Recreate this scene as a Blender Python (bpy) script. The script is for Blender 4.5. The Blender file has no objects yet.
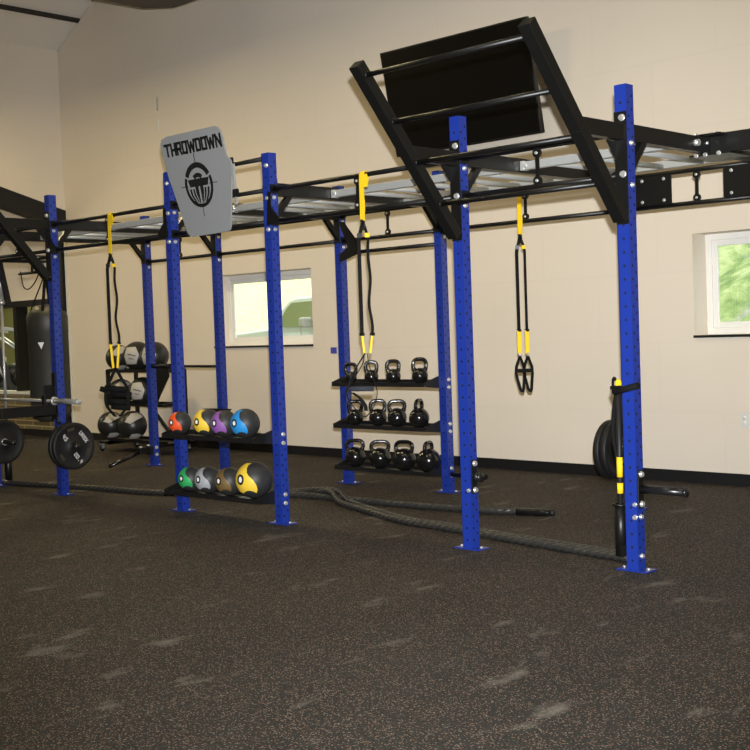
import bpy, bmesh, math, random
from mathutils import Vector, Matrix
from mathutils.geometry import delaunay_2d_cdt
random.seed(7)
PI = math.pi
V = Vector
scn = bpy.context.scene
col = scn.collection

# ------------------------------------------------------------------ camera
yaw, pitch, roll = -0.7683, 0.0395, -0.0355
f = V((math.sin(yaw)*math.cos(pitch), math.cos(yaw)*math.cos(pitch), -math.sin(pitch)))
r0 = V((math.cos(yaw), -math.sin(yaw), 0)); u0 = r0.cross(f)
rr = math.cos(roll)*r0 + math.sin(roll)*u0
uu = -math.sin(roll)*r0 + math.cos(roll)*u0
CAM = V((3.7029, -5.9086, 1.4386))
cd = bpy.data.cameras.new('camera'); cam = bpy.data.objects.new('camera', cd); col.objects.link(cam)
m = Matrix.Identity(4)
for i in range(3):
    m[i][0] = rr[i]; m[i][1] = uu[i]; m[i][2] = -f[i]; m[i][3] = CAM[i]
cam.matrix_world = m
cd.sensor_width = 36; cd.lens = 1198.5/750*36; cd.clip_end = 200
scn.camera = cam
# ------------------------------------------------------------------ view, world, lights
scn.view_settings.view_transform = 'Standard'
scn.view_settings.look = 'None'
scn.view_settings.gamma = 1
scn.view_settings.use_curve_mapping = False
scn.view_settings.exposure = 0.0
w = bpy.data.worlds.new('sky'); scn.world = w; w.use_nodes = True
bg = w.node_tree.nodes['Background']; bg.inputs[0].default_value = (.82, .9, 1, 1); bg.inputs[1].default_value = 1.9
def light(name, kind, loc, energy, color, target=None, **kw):
    d = bpy.data.lights.new(name, kind); d.energy = energy; d.color = color
    for k, v in kw.items(): setattr(d, k, v)
    o = bpy.data.objects.new(name, d); o.location = loc; col.objects.link(o)
    if target is not None:
        o.rotation_euler = (V(target)-V(loc)).to_track_quat('-Z', 'Y').to_euler()
    return o
light('sun', 'SUN', (0, -5, 20), 4.6, (1, .97, .84), target=(1.6, -1.2, 0), angle=.01)
light('camera_flash', 'SPOT', tuple(CAM + uu*0.16 + rr*0.02), 4180, (.97, .985, 1), target=(-2.6, 1.2, 1.55),
      spot_size=1.16, spot_blend=1.0, shadow_soft_size=.025)
for lx, le in ((-10.0, 62), (-7.4, 66), (-4.2, 40), (-.6, 24), (3.0, 24)):
    light('high_bay_lamp', 'AREA', (lx, .3, 4.75), le, (1, .80, .42), target=(lx, .5, 0), shape='DISK', size=.6)
light('ceiling_lamp', 'AREA', (-1, -3.6, 6.8), 70, (1, .92, .78), target=(-1, -3.4, 0), shape='DISK', size=1.4)
light('side_room_lamp', 'AREA', (-13.6, .2, 3.0), 55, (1, .86, .60), target=(-13.6, 1.5, 0), shape='DISK', size=.8)
light('machine_room_lamp', 'AREA', (-14.4, 4.4, 3.2), 60, (.96, 1, .74), target=(-14.4, 5.0, 0), shape='DISK', size=.8)

# ------------------------------------------------------------------ materials
def S(r, g, b):
    def c(x):
        x /= 255
        return x/12.92 if x <= .04045 else ((x+.055)/1.055)**2.4
    return (c(r), c(g), c(b), 1)
def mat(name, color, rough=.5, metal=0, noise=0, nscale=12, spec=.5, bump=0, bscale=60, coat=0):
    m = bpy.data.materials.new(name); m.use_nodes = True
    nt = m.node_tree; b = nt.nodes['Principled BSDF']
    b.inputs['Base Color'].default_value = color; b.inputs['Roughness'].default_value = rough
    b.inputs['Metallic'].default_value = metal; b.inputs['Specular IOR Level'].default_value = spec
    b.inputs['Coat Weight'].default_value = coat
    tc = nt.nodes.new('ShaderNodeTexCoord')
    if noise:
        n = nt.nodes.new('ShaderNodeTexNoise'); n.inputs['Scale'].default_value = nscale; n.inputs['Detail'].default_value = 4
        nt.links.new(tc.outputs['Object'], n.inputs['Vector'])
        mx = nt.nodes.new('ShaderNodeMix'); mx.data_type = 'RGBA'
        mx.inputs[6].default_value = tuple(c*(1-noise) for c in color[:3])+(1,)
        mx.inputs[7].default_value = tuple(min(1, c*(1+noise)) for c in color[:3])+(1,)
        nt.links.new(n.outputs['Fac'], mx.inputs[0]); nt.links.new(mx.outputs[2], b.inputs['Base Color'])
    if bump:
        n = nt.nodes.new('ShaderNodeTexNoise'); n.inputs['Scale'].default_value = bscale
        nt.links.new(tc.outputs['Object'], n.inputs['Vector'])
        bp = nt.nodes.new('ShaderNodeBump'); bp.inputs['Strength'].default_value = bump; bp.inputs['Distance'].default_value = .01
        nt.links.new(n.outputs['Fac'], bp.inputs['Height']); nt.links.new(bp.outputs[0], b.inputs['Normal'])
    return m
M = {}
M['blue'] = mat('blue_powder_coat', S(25, 49, 138), .32, 0, .08, 6, .5, coat=.3)
M['hole'] = mat('dark_hole', S(14, 16, 40), .9)
M['black'] = mat('black_powder_coat', S(16, 16, 15), .40, 0, .2, 30, .4)
M['blackgloss'] = mat('black_gloss_enamel', S(20, 20, 20), .16, 0, .1, 8, .6, bump=.05, bscale=90)
M['rubber'] = mat('black_rubber', S(22, 22, 22), .55, 0, .15, 14, .4)
M['foam'] = mat('grey_foam_grip', S(46, 50, 58), .9)
M['web'] = mat('black_webbing', S(15, 15, 14), .85, 0, .2, 60, .2)
M['yellow'] = mat('yellow_webbing', S(240, 200, 20), .7, 0, .08, 40)
M['silver'] = mat('silver_paint', S(178, 180, 178), .42, .35, .08, 20)
M['zinc'] = mat('zinc_bolt', S(225, 225, 220), .3, .7)
M['chrome'] = mat('brushed_steel', S(200, 200, 196), .33, .65)
M['sign'] = mat('grey_painted_sheet', S(142, 144, 144), .6, 0, .03, 5)
M['ink'] = mat('black_print', S(18, 20, 18), .6)
M['white'] = mat('white_print', S(235, 235, 235), .6)
M['vinyl'] = mat('white_window_vinyl', S(236, 234, 228), .4)
M['tvb'] = mat('tv_casing', S(16, 16, 15), .35)
M['tvs'] = mat('tv_screen', S(10, 10, 9), .22, spec=.4)
M['bag'] = mat('bag_vinyl', S(52, 50, 42), .5, 0, .15, 9)
M['medb'] = mat('medicine_ball_black_vinyl', S(36, 36, 34), .36, 0, .1, 20)
M['medg'] = mat('medicine_ball_grey_vinyl', S(176, 172, 166), .55, 0, .08, 20)
M['base'] = mat('black_rubber_cove_base', S(17, 17, 18), .5)
M['beam'] = mat('dark_painted_beam', S(9, 9, 14), .6, 0, .1, 3)
M['brick'] = None
M['khaki'] = mat('khaki_paint', S(150, 146, 92), .85, 0, .05, 2)
M['ceil'] = mat('ceiling_panel', S(226, 220, 210), .9, 0, .05, 1.5)
M['ceilu'] = mat('black_sheet_metal', S(11, 11, 11), .5)
M['bluetag'] = mat('blue_plastic', S(70, 72, 165), .5)
M['plate'] = mat('wall_plate', S(214, 214, 206), .5)
M['truck'] = mat('white_car_paint', S(225, 232, 230), .3, coat=.5)
M['tglass'] = mat('car_window_glass', S(150, 160, 118), .1, spec=.8)
M['purple'] = mat('dark_pad', S(60, 58, 60), .7)
for n, c in dict(orange=(232, 86, 40), ballyellow=(238, 200, 62), purple_r=(140, 88, 160), ballblue=(40, 138, 205), green=(44, 160, 88),
                 grey=(158, 160, 164), brown=(110, 88, 48)).items():
    M[n] = mat('ball_rubber_'+n, S(*c), .5, 0, .06, 30)
M['slam'] = mat('ball_black_rubber', S(44, 44, 44), .5, 0, .12, 40, bump=.12, bscale=160)

def nodes_mat(name):
    m = bpy.data.materials.new(name); m.use_nodes = True
    nt = m.node_tree
    return m, nt, nt.nodes, nt.links, nt.nodes['Principled BSDF']
def N(ns, t, **kw):
    n = ns.new(t)
    for k, v in kw.items():
        if isinstance(k, str) and k.startswith('i_'): n.inputs[k[2:]].default_value = v
        else: setattr(n, k, v)
    return n
def ramp(ns, pts):
    n = ns.new('ShaderNodeValToRGB'); e = n.color_ramp.elements
    e[0].position, e[0].color = pts[0]; e[1].position, e[1].color = pts[1]
    for p, c in pts[2:]:
        x = e.new(p); x.color = c
    return n
def mixc(ns, ls, fac, a, b):
    n = ns.new('ShaderNodeMix'); n.data_type = 'RGBA'
    if isinstance(fac, (int, float)): n.inputs[0].default_value = fac
    else: ls.new(fac, n.inputs[0])
    for i, x in ((6, a), (7, b)):
        if isinstance(x, tuple): n.inputs[i].default_value = x
        else: ls.new(x, n.inputs[i])
    return n.outputs[2]
# rubber gym floor with flecks and scuffs
m, nt, ns, ls, b = nodes_mat('rubber_gym_floor')
tc = N(ns, 'ShaderNodeTexCoord')
n1 = N(ns, 'ShaderNodeTexNoise', i_Scale=.9, i_Detail=5.0); ls.new(tc.outputs['Object'], n1.inputs['Vector'])
base = mixc(ns, ls, n1.outputs['Fac'], S(30, 31, 30), S(52, 52, 50))
n5 = N(ns, 'ShaderNodeTexNoise', i_Scale=130.0, i_Detail=3.0); ls.new(tc.outputs['Object'], n5.inputs['Vector'])
rf = ramp(ns, [(.38, (.15, .15, .15, 1)), (.62, (2.0, 1.85, 1.7, 1))]); ls.new(n5.outputs['Fac'], rf.inputs[0])
mu = N(ns, 'ShaderNodeMix', data_type='RGBA', blend_type='MULTIPLY'); mu.inputs[0].default_value = 1
ls.new(base, mu.inputs[6]); ls.new(rf.outputs[0], mu.inputs[7]); base = mu.outputs[2]
vo = N(ns, 'ShaderNodeTexVoronoi', i_Scale=140.0); ls.new(tc.outputs['Object'], vo.inputs['Vector'])
sep = N(ns, 'ShaderNodeSeparateColor'); ls.new(vo.outputs['Color'], sep.inputs[0])
g1 = N(ns, 'ShaderNodeMath', operation='GREATER_THAN'); g1.inputs[1].default_value = .70; ls.new(sep.outputs[0], g1.inputs[0])
d1 = N(ns, 'ShaderNodeMath', operation='LESS_THAN'); d1.inputs[1].default_value = .42; ls.new(vo.outputs['Distance'], d1.inputs[0])
mm = N(ns, 'ShaderNodeMath', operation='MULTIPLY'); ls.new(g1.outputs[0], mm.inputs[0]); ls.new(d1.outputs[0], mm.inputs[1])
fc = mixc(ns, ls, sep.outputs[1], S(140, 100, 82), S(146, 140, 126))
base = mixc(ns, ls, mm.outputs[0], base, fc)
mp = N(ns, 'ShaderNodeMapping'); mp.inputs['Scale'].default_value = (3.0, 1.3, 1); mp.inputs['Rotation'].default_value = (0, 0, .15)
ls.new(tc.outputs['Object'], mp.inputs['Vector'])
n2 = N(ns, 'ShaderNodeTexNoise', i_Scale=1.5, i_Detail=4.0, i_Roughness=.6); ls.new(mp.outputs[0], n2.inputs['Vector'])
r2 = ramp(ns, [(.60, (0, 0, 0, 1)), (.72, (.65, .65, .65, 1))]); ls.new(n2.outputs['Fac'], r2.inputs[0])
base = mixc(ns, ls, r2.outputs[0], base, S(120, 115, 106))
ls.new(base, b.inputs['Base Color']); b.inputs['Roughness'].default_value = .75; b.inputs['Specular IOR Level'].default_value = .18
bp = N(ns, 'ShaderNodeBump', i_Strength=.25, i_Distance=.004); ls.new(n5.outputs['Fac'], bp.inputs['Height']); ls.new(bp.outputs[0], b.inputs['Normal'])
M['floor'] = m
# painted block wall: faint courses
m, nt, ns, ls, b = nodes_mat('cream_painted_wall')
tc = N(ns, 'ShaderNodeTexCoord')
mp = N(ns, 'ShaderNodeMapping'); mp.inputs['Rotation'].default_value = (PI/2, 0, 0); ls.new(tc.outputs['Object'], mp.inputs['Vector'])
br = N(ns, 'ShaderNodeTexBrick', i_Scale=1.0); br.inputs['Brick Width'].default_value = 1.22; br.inputs['Row Height'].default_value = .61
br.inputs['Mortar Size'].default_value = .02; br.inputs['Mortar Smooth'].default_value = 1.0
br.inputs['Color1'].default_value = S(226, 215, 198); br.inputs['Color2'].default_value = S(225, 214, 197); br.inputs['Mortar'].default_value = S(223, 212, 196)
ls.new(mp.outputs[0], br.inputs['Vector'])
n1 = N(ns, 'ShaderNodeTexNoise', i_Scale=.8, i_Detail=5.0); ls.new(tc.outputs['Object'], n1.inputs['Vector'])
r1 = ramp(ns, [(.35, (0, 0, 0, 1)), (.75, (.35, .35, .35, 1))]); ls.new(n1.outputs['Fac'], r1.inputs[0])
ls.new(mixc(ns, ls, r1.outputs[0], br.outputs['Color'], S(212, 202, 188)), b.inputs['Base Color'])
b.inputs['Roughness'].default_value = .85; b.inputs['Specular IOR Level'].default_value = .2
M['wall'] = m
# stone-strip wainscot
m, nt, ns, ls, b = nodes_mat('stacked_stone_wainscot')
tc = N(ns, 'ShaderNodeTexCoord')
mp = N(ns, 'ShaderNodeMapping'); mp.inputs['Rotation'].default_value = (PI/2, 0, 0); ls.new(tc.outputs['Object'], mp.inputs['Vector'])
br = N(ns, 'ShaderNodeTexBrick', i_Scale=1.0); br.inputs['Brick Width'].default_value = .5; br.inputs['Row Height'].default_value = .075
br.inputs['Mortar Size'].default_value = .009
br.inputs['Color1'].default_value = S(112, 100, 72); br.inputs['Color2'].default_value = S(92, 84, 62); br.inputs['Mortar'].default_value = S(170, 156, 118)
ls.new(mp.outputs[0], br.inputs['Vector']); ls.new(br.outputs['Color'], b.inputs['Base Color']); b.inputs['Roughness'].default_value = .8
M['brick'] = m
# window glass
m, nt, ns, ls, b = nodes_mat('clear_window_glass')
ns.remove(b); out = ns['Material Output']
t = N(ns, 'ShaderNodeBsdfTransparent'); t.inputs[0].default_value = (.94, .97, .95, 1)
g = N(ns, 'ShaderNodeBsdfGlossy'); g.inputs['Roughness'].default_value = .02
mx = N(ns, 'ShaderNodeMixShader'); mx.inputs[0].default_value = .05
ls.new(t.outputs[0], mx.inputs[1]); ls.new(g.outputs[0], mx.inputs[2]); ls.new(mx.outputs[0], out.inputs[0])
M['glass'] = m
# grassy bank
m, nt, ns, ls, b = nodes_mat('grassy_bank')
tc = N(ns, 'ShaderNodeTexCoord')
n1 = N(ns, 'ShaderNodeTexNoise', i_Scale=2.2, i_Detail=7.0, i_Roughness=.7); ls.new(tc.outputs['Object'], n1.inputs['Vector'])
r1 = ramp(ns, [(.33, S(78, 100, 56)), (.5, S(124, 142, 84)), (.66, S(170, 176, 128))]); ls.new(n1.outputs['Fac'], r1.inputs[0])
n2 = N(ns, 'ShaderNodeTexNoise', i_Scale=.9, i_Detail=5.0); ls.new(tc.outputs['Object'], n2.inputs['Vector'])
r2 = ramp(ns, [(.55, (0, 0, 0, 1)), (.63, (.8, .8, .8, 1))]); ls.new(n2.outputs['Fac'], r2.inputs[0])
n3 = N(ns, 'ShaderNodeTexNoise', i_Scale=9.0, i_Detail=5.0); ls.new(tc.outputs['Object'], n3.inputs['Vector'])
rk = mixc(ns, ls, n3.outputs['Fac'], S(96, 100, 84), S(176, 172, 160))
sx = N(ns, 'ShaderNodeSeparateXYZ'); ls.new(tc.outputs['Object'], sx.inputs[0])
mr = N(ns, 'ShaderNodeMapRange'); mr.inputs['From Min'].default_value = -9; mr.inputs['From Max'].default_value = -13; ls.new(sx.outputs[0], mr.inputs['Value'])  # pale yellow towards the left end: stronger sunlight painted into the bank's colour
gr_ = mixc(ns, ls, r2.outputs[0], r1.outputs[0], rk)
ls.new(mixc(ns, ls, mr.outputs[0], gr_, mixc(ns, ls, n3.outputs['Fac'], S(236, 232, 120), S(246, 246, 176))), b.inputs['Base Color']); b.inputs['Roughness'].default_value = .95
M['grass'] = m

# ------------------------------------------------------------------ mesh builder
def frame_of(d):
    d = V(d).normalized(); a = V((0, 0, 1)) if abs(d.z) < .95 else V((0, 1, 0))
    s = d.cross(a).normalized(); return s, s.cross(d).normalized(), d
class MB:
    def __init__(s): s.bm = bmesh.new(); s.mi = 0
    def _f(s, vs):
        try:
            fc = s.bm.faces.new(vs); fc.material_index = s.mi; return fc
        except ValueError: return None
    def box(s, c, size, rot=None):
        c = V(c); h = V(size)/2
        R = rot if rot is not None else Matrix.Identity(3)
        v = [s.bm.verts.new(c + R @ V((x*h.x, y*h.y, z*h.z))) for x in (-1, 1) for y in (-1, 1) for z in (-1, 1)]
        for q in ((0, 1, 3, 2), (4, 6, 7, 5), (0, 4, 5, 1), (2, 3, 7, 6), (0, 2, 6, 4), (1, 5, 7, 3)): s._f([v[i] for i in q])
        return s
    def b2(s, p0, p1):
        p0 = V(p0); p1 = V(p1); return s.box((p0+p1)/2, [abs(a) for a in (p1-p0)])
    def beam(s, p0, p1, w, h, side=None):
        p0 = V(p0); p1 = V(p1); d = (p1-p0).normalized()
        if side is None: a, b_, _ = frame_of(d)
        else:
            a = V(side).normalized(); b_ = a.cross(d).normalized()
        R = Matrix((a, d, b_)).transposed()
        return s.box((p0+p1)/2, (w, (p1-p0).length, h), R)
    def tube(s, pts, r, n=10, cap=True, closed=False):
        pts = [V(p) for p in pts]; rings = []
        rs = r if isinstance(r, (list, tuple)) else [r]*len(pts)
        L = len(pts); a = None
        for i, p in enumerate(pts):
            if closed: d = pts[(i+1) % L]-pts[i-1]
            else: d = pts[min(i+1, L-1)]-pts[max(i-1, 0)]
            if d.length < 1e-9: d = V((0, 0, 1))
            d.normalize()
            if a is None: a = frame_of(d)[0]
            a = (a - d*a.dot(d))
            a = a.normalized() if a.length > 1e-6 else frame_of(d)[0]
            b_ = d.cross(a)
            rings.append([s.bm.verts.new(p + (a*math.cos(t)+b_*math.sin(t))*rs[i]) for t in [2*PI*k/n for k in range(n)]])
        R = rings + ([rings[0]] if closed else [])
        for A, B in zip(R, R[1:]):
            for k in range(n):
                fc = s._f([A[k], A[(k+1) % n], B[(k+1) % n], B[k]])
                if fc: fc.smooth = True
        if cap and not closed: s._f(rings[0][::-1]); s._f(rings[-1])
        return s
    def cyl(s, p0, p1, r, n=16): return s.tube([p0, p1], r, n)
    def lathe(s, prof, c=(0, 0, 0), axis=(0, 0, 1), n=24, smooth=True, closed=False):
        a, b_, d = frame_of(axis); c = V(c); rings = []
        for r, z in prof:
            if r < 1e-6: rings.append([s.bm.verts.new(c+d*z)])
            else: rings.append([s.bm.verts.new(c+d*z+(a*math.cos(2*PI*k/n)+b_*math.sin(2*PI*k/n))*r) for k in range(n)])
        R = rings + ([rings[0]] if closed else [])
        for A, B in zip(R, R[1:]):
            for k in range(n):
                if len(A) == 1 and len(B) == 1: continue
                if len(A) == 1: fc = s._f([A[0], B[(k+1) % n], B[k]])
                elif len(B) == 1: fc = s._f([A[k], A[(k+1) % n], B[0]])
                else: fc = s._f([A[k], A[(k+1) % n], B[(k+1) % n], B[k]])
                if fc: fc.smooth = smooth
        return s
    def prism(s, pts, vec):
        vec = V(vec); a = [s.bm.verts.new(V(p)) for p in pts]; b_ = [s.bm.verts.new(V(p)+vec) for p in pts]; n = len(pts)
        s._f(a[::-1]); s._f(b_)
        for i in range(n): s._f([a[i], a[(i+1) % n], b_[(i+1) % n], b_[i]])
        return s
    def ribbon(s, pts, w, t, side):
        """flat strap following pts, width w along side, thickness t"""
        pts = [V(p) for p in pts]; side = V(side).normalized(); rings = []
        for i, p in enumerate(pts):
            d = (pts[min(i+1, len(pts)-1)]-pts[max(i-1, 0)]).normalized(); nn = d.cross(side)
            nn = nn.normalized() if nn.length > 1e-6 else V((0, 1, 0))
            rings.append([s.bm.verts.new(p+side*(w/2*x)+nn*(t/2*y)) for x, y in ((-1, -1), (1, -1), (1, 1), (-1, 1))])
        for A, B in zip(rings, rings[1:]):
            for k in range(4): s._f([A[k], A[(k+1) % 4], B[(k+1) % 4], B[k]])
        s._f(rings[0][::-1]); s._f(rings[-1]); return s
    def sphere(s, c, r, n=24, sc=(1, 1, 1)):
        c = V(c); prof = [(math.sin(PI*i/(n//2))*r, -math.cos(PI*i/(n//2))*r) for i in range(n//2+1)]
        k0 = len(s.bm.verts); s.lathe(prof, (0, 0, 0), (0, 0, 1), n)
        s.bm.verts.ensure_lookup_table()
        for v in s.bm.verts[k0:]: v.co = V((v.co.x*sc[0], v.co.y*sc[1], v.co.z*sc[2]))+c
        return s
    def build(s, name, mats, parent=None, bevel=0):
        bmesh.ops.recalc_face_normals(s.bm, faces=s.bm.faces)
        me = bpy.data.meshes.new(name); s.bm.to_mesh(me); s.bm.free()
        for x in (mats if isinstance(mats, (list, tuple)) else [mats]): me.materials.append(x)
        o = bpy.data.objects.new(name, me); col.objects.link(o)
        if parent is not None: o.parent = parent
        if bevel:
            md = o.modifiers.new('bevel', 'BEVEL'); md.width = bevel; md.segments = 2; md.limit_method = 'ANGLE'
        return o
def tag(o, label, cat, group=None, kind=None):
    if label: o['label'] = label
    if cat: o['category'] = cat
    if group: o['group'] = group
    if kind: o['kind'] = kind
    return o
def thing(name, label, cat, loc=(0, 0, 0), rz=0, group=None):
    o = bpy.data.objects.new(name, None); col.objects.link(o); o.location = loc; o.rotation_euler = (0, 0, rz)
    o.empty_display_size = .1
    return tag(o, label, cat, group)
def struct(o): o['kind'] = 'structure'; return o
def dup(root, loc, rz=None, label=None, group=None):
    def cp(o, par):
        c = o.copy(); col.objects.link(c)
        if par is not None: c.parent = par
        for ch in list(o.children): cp(ch, c)
        return c
    r = cp(root, None); r.location = loc
    if rz is not None: r.rotation_euler = (0, 0, rz)
    if label: r['label'] = label
    if group: r['group'] = group
    return r
def smooth_path(pts, k=8):
    pts = [V(p) for p in pts]; out = []
    P = [pts[0]*2-pts[1]]+pts+[pts[-1]*2-pts[-2]]
    for i in range(1, len(P)-2):
        for j in range(k):
            t = j/k; a, b_, c, d = P[i-1], P[i], P[i+1], P[i+2]
            out.append(.5*((2*b_)+(c-a)*t+(2*a-5*b_+4*c-d)*t*t+(3*b_-a-3*c+d)*t**3))
    out.append(pts[-1]); return out

# ------------------------------------------------------------------ the building
WT = .33; YW = 3.43; XL = -11.36; XR = 8.0; YB = -10.0
struct(MB().b2((-18.5, YB, -.1), (XL+.5, 5.8, 0)).b2((XL+.5, YB, -.1), (XR, YW+WT, 0)).build('floor', M['floor']))

WIN = [(-8.06, -6.28), (-1.482, .30)]; Z0, Z1 = 1.275, 2.145
b = MB()
xs = [XL, WIN[0][0], WIN[0][1], WIN[1][0], WIN[1][1], XR]
for i in range(5):
    if i in (1, 3):
        b.b2((xs[i], YW, 0), (xs[i+1], YW+WT, Z0)); b.b2((xs[i], YW, Z1), (xs[i+1], YW+WT, 5.5))
    else: b.b2((xs[i], YW, 0), (xs[i+1], YW+WT, 5.5))
RX = -1.7; RZ = 5.52+.55*(RX-XL)
b.prism([(XL, YW, 5.5), (XR, YW, 5.5), (RX, YW, RZ+.02)], (0, WT, 0))
struct(b.build('wall_back', M['wall']))
# left wall: everything above the sloping beam; open to the side room below it
def beamz(y): return 3.27+(3.39-y)*.284
b = MB(); b.prism([(XL, YW, beamz(YW)), (XL, -4.0, beamz(-4)), (XL, -4.0, 0), (XL, YB, 0), (XL, YB, 5.52), (XL, YW, 5.52)], (-.2, 0, 0))
struct(b.build('wall_left', M['wall']))
b = MB(); b.prism([(XL+.03, YW, beamz(YW)), (XL+.03, -4.0, beamz(-4)), (XL+.03, -4.0, beamz(-4)-.26), (XL+.03, YW, beamz(YW)-.24)], (-.26, 0, 0))
struct(b.build('trim_1', M['beam']))
b = MB(); b.b2((XR, YB, 0), (XR+.2, YW+WT, 5.52)); struct(b.build('wall_right', M['wall']))
b = MB(); b.prism([(XL, YB, 0), (XR, YB, 0), (XR, YB, 5.5), (RX, YB, RZ), (XL, YB, 5.52)], (0, -.2, 0)); struct(b.build('wall_front', M['wall']))
b = MB(); b.prism([(XL-.3, YB-.2, 5.52-.165), (RX, YB-.2, RZ), (XR+.3, YB-.2, 5.36), (XR+.3, YB-.2, 5.56), (RX, YB-.2, RZ+.2), (XL-.3, YB-.2, 5.55)], (0, 14.0, 0))
struct(b.build('ceiling', M['ceil']))
sl = V((1, 0, .55)).normalized()
def cz(x): return 5.52+.55*(x-XL)
b = MB(); b.beam((-10.78, YB, cz(-10.78)-.012), (-10.78, YW, cz(-10.78)-.012), .07, .03, side=sl); struct(b.build('trim_2', M['base']))
b = MB(); b.beam((XL, 1.9, cz(XL)-.01), (-8.2, 1.9, cz(-8.2)-.01), .07, .03, side=(0, 1, 0)); struct(b.build('trim_3', M['base']))
for k, x in enumerate((-9.6, -8.4)):
    b = MB(); b.beam((x, YB, cz(x)-.002), (x, YW, cz(x)-.002), .012, .008, side=sl); struct(b.build('trim_%d' % (4+k), M['beam']))
# baseboard
b = MB()
b.b2((XL, YW-.012, 0), (XR, YW, .1)); struct(b.build('baseboard_back', M['base']))
# side room behind the opening in the left wall
b = MB()
b.b2((-18.3, YW, 0), (XL-.01, YW+.15, .62)); struct(b.build('wall_side_lower', M['brick']))
b = MB(); b.b2((-18.3, YW-.03, .62), (XL-.01, YW+.17, .665)); struct(b.build('trim_6', M['plate']))
b = MB(); b.b2((-18.3, YW, 1.98), (XL-.01, YW+.15, 5.5)); b.b2((-18.3, YW, .66), (-14.4, YW+.15, 1.99)); struct(b.build('wall_side_upper', M['wall']))
b = MB(); b.b2((-18.3, YW-.015, 0), (XL-.01, YW, .1)); struct(b.build('baseboard_side', M['base']))
b = MB(); b.b2((-14.4, YW-.02, 1.94), (-11.45, YW+.17, 2.03)); b.b2((-12.90, YW-.02, .66), (-12.80, YW+.17, 1.95)); b.b2((-14.45, YW-.02, .66), (-14.36, YW+.17, 2.03))
struct(b.build('window_3_frame', M['base'])).name = 'window_3'
b = MB(); b.b2((-11.56, YW-.06, 0), (-11.42, YW+.02, 3.1)); struct(b.build('trim_7', M['base']))
b = MB(); b.b2((XL-.03, YW-.02, .1), (XL+.012, YW+.0, 3.2)); struct(b.build('trim_8', M['plate']))
b = MB(); b.b2((-18.5, YB, 0), (-18.3, 5.8, 5.5)); struct(b.build('wall_far_left', M['wall']))
b = MB(); b.b2((-18.3, 5.6, 0), (XL+.5, 5.8, 5.5)); b.b2((XL+.3, YW+WT, 0), (XL+.5, 5.7, 5.5)); struct(b.build('wall_machine_room', M['khaki']))
b = MB(); b.b2((-18.4, YW+.1, 3.3), (XL+.5, 5.8, 3.4)); struct(b.build('ceiling_machine_room', M['ceil']))
b = MB(); b.prism([(-18.4, YW+.01, 3.42), (-18.4, YB, 3.42+3.8), (-18.4, YB, 7.4), (-18.4, YW+.01, 3.6)], (7.0, 0, 0)); struct(b.build('ceiling_side_room', M['ceil']))
b = MB(); b.b2((-18.3, YB-.2, 0), (XL, YB, 7.3)); struct(b.build('wall_side_front', M['wall']))
def rect_frame(b, xa, xb, za, zb, t, ya, yb):
    O = [(xa, za), (xb, za), (xb, zb), (xa, zb)]; I = [(xa+t, za+t), (xb-t, za+t), (xb-t, zb-t), (xa+t, zb-t)]
    v = [[b.bm.verts.new((p[0], y, p[1])) for p in L] for L in (O, I) for y in (ya, yb)]
    for i in range(4):
        j = (i+1) % 4
        b._f([v[0][i], v[0][j], v[2][j], v[2][i]]); b._f([v[1][i], v[1][j], v[3][j], v[3][i]])
        b._f([v[0][i], v[0][j], v[1][j], v[1][i]]); b._f([v[2][i], v[2][j], v[3][j], v[3][i]])
# windows
for k, (x0, x1) in enumerate(WIN):
    yf = 3.655; t = .055
    b = MB()
    rect_frame(b, x0, x1, Z0, Z1, t, yf, yf+.075)
    fr = struct(b.build('window_%d' % (k+1), M['vinyl'], bevel=.004))
    xm = (x0+x1)/2; s = .05
    for j, (a, c) in enumerate(((x0+t, xm+.03), (xm-.03, x1-t))):
        yy = yf+.012+.028*j
        b = MB(); z0 = Z0+t; z1 = Z1-t
        rect_frame(b, a, c, z0, z1, s, yy, yy+.026)
        sa = b.build('window_sash', M['vinyl'], fr, bevel=.003)
        b = MB(); b.b2((a+s-.005, yy+.01, z0+s-.005), (c-s+.005, yy+.015, z1-s+.005)); b.build('window_pane', M['glass'], sa)
    b = MB(); b.b2((x0-.0, YW-.022, Z0-.022), (x1, YW+.005, Z0)); struct(b.build('trim_%d' % (9+k), M['base']))

# outlet, tag, contact on the wall
def wallplate(name, x, z, w, h, m, label, cat, extra=None):
    t = thing(name, label, cat, (x, YW, z))
    MB().b2((-w/2, -.008, -h/2), (w/2, 0, h/2)).build('cover_plate', m, t, bevel=.002)
    if extra: extra(t)
    return t
def sockets(t):
    for z in (-.022, .022): MB().lathe([(0, -.011), (.016, -.011), (.016, -.006)], (0, 0, z), (0, 1, 0), 14).build('socket', M['vinyl'], t)
wallplate('wall_outlet', -1.035, .556, .075, .12, M['plate'], 'pale wall outlet on the cream wall below the right window', 'outlet', sockets)
tag(MB().b2((-5.99, YW-.012, 1.165), (-5.9, YW, 1.235)).build('wall_tag', M['bluetag'], bevel=.003), 'small square blue tag on the wall right of the left window', 'tag')
tag(MB().b2((-9.055, YW-.012, 4.33), (-9.03, YW, 4.50)).build('door_sensor', M['medg'], bevel=.002), 'narrow grey sensor strip high on the back wall left of the target sign', 'sensor')
tag(MB().b2((-9.053, YW-.012, 4.07), (-9.033, YW, 4.22)).build('cable_clip', M['plate'], bevel=.002), 'faint pale clip on the back wall just below the grey sensor strip', 'clip')

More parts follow.
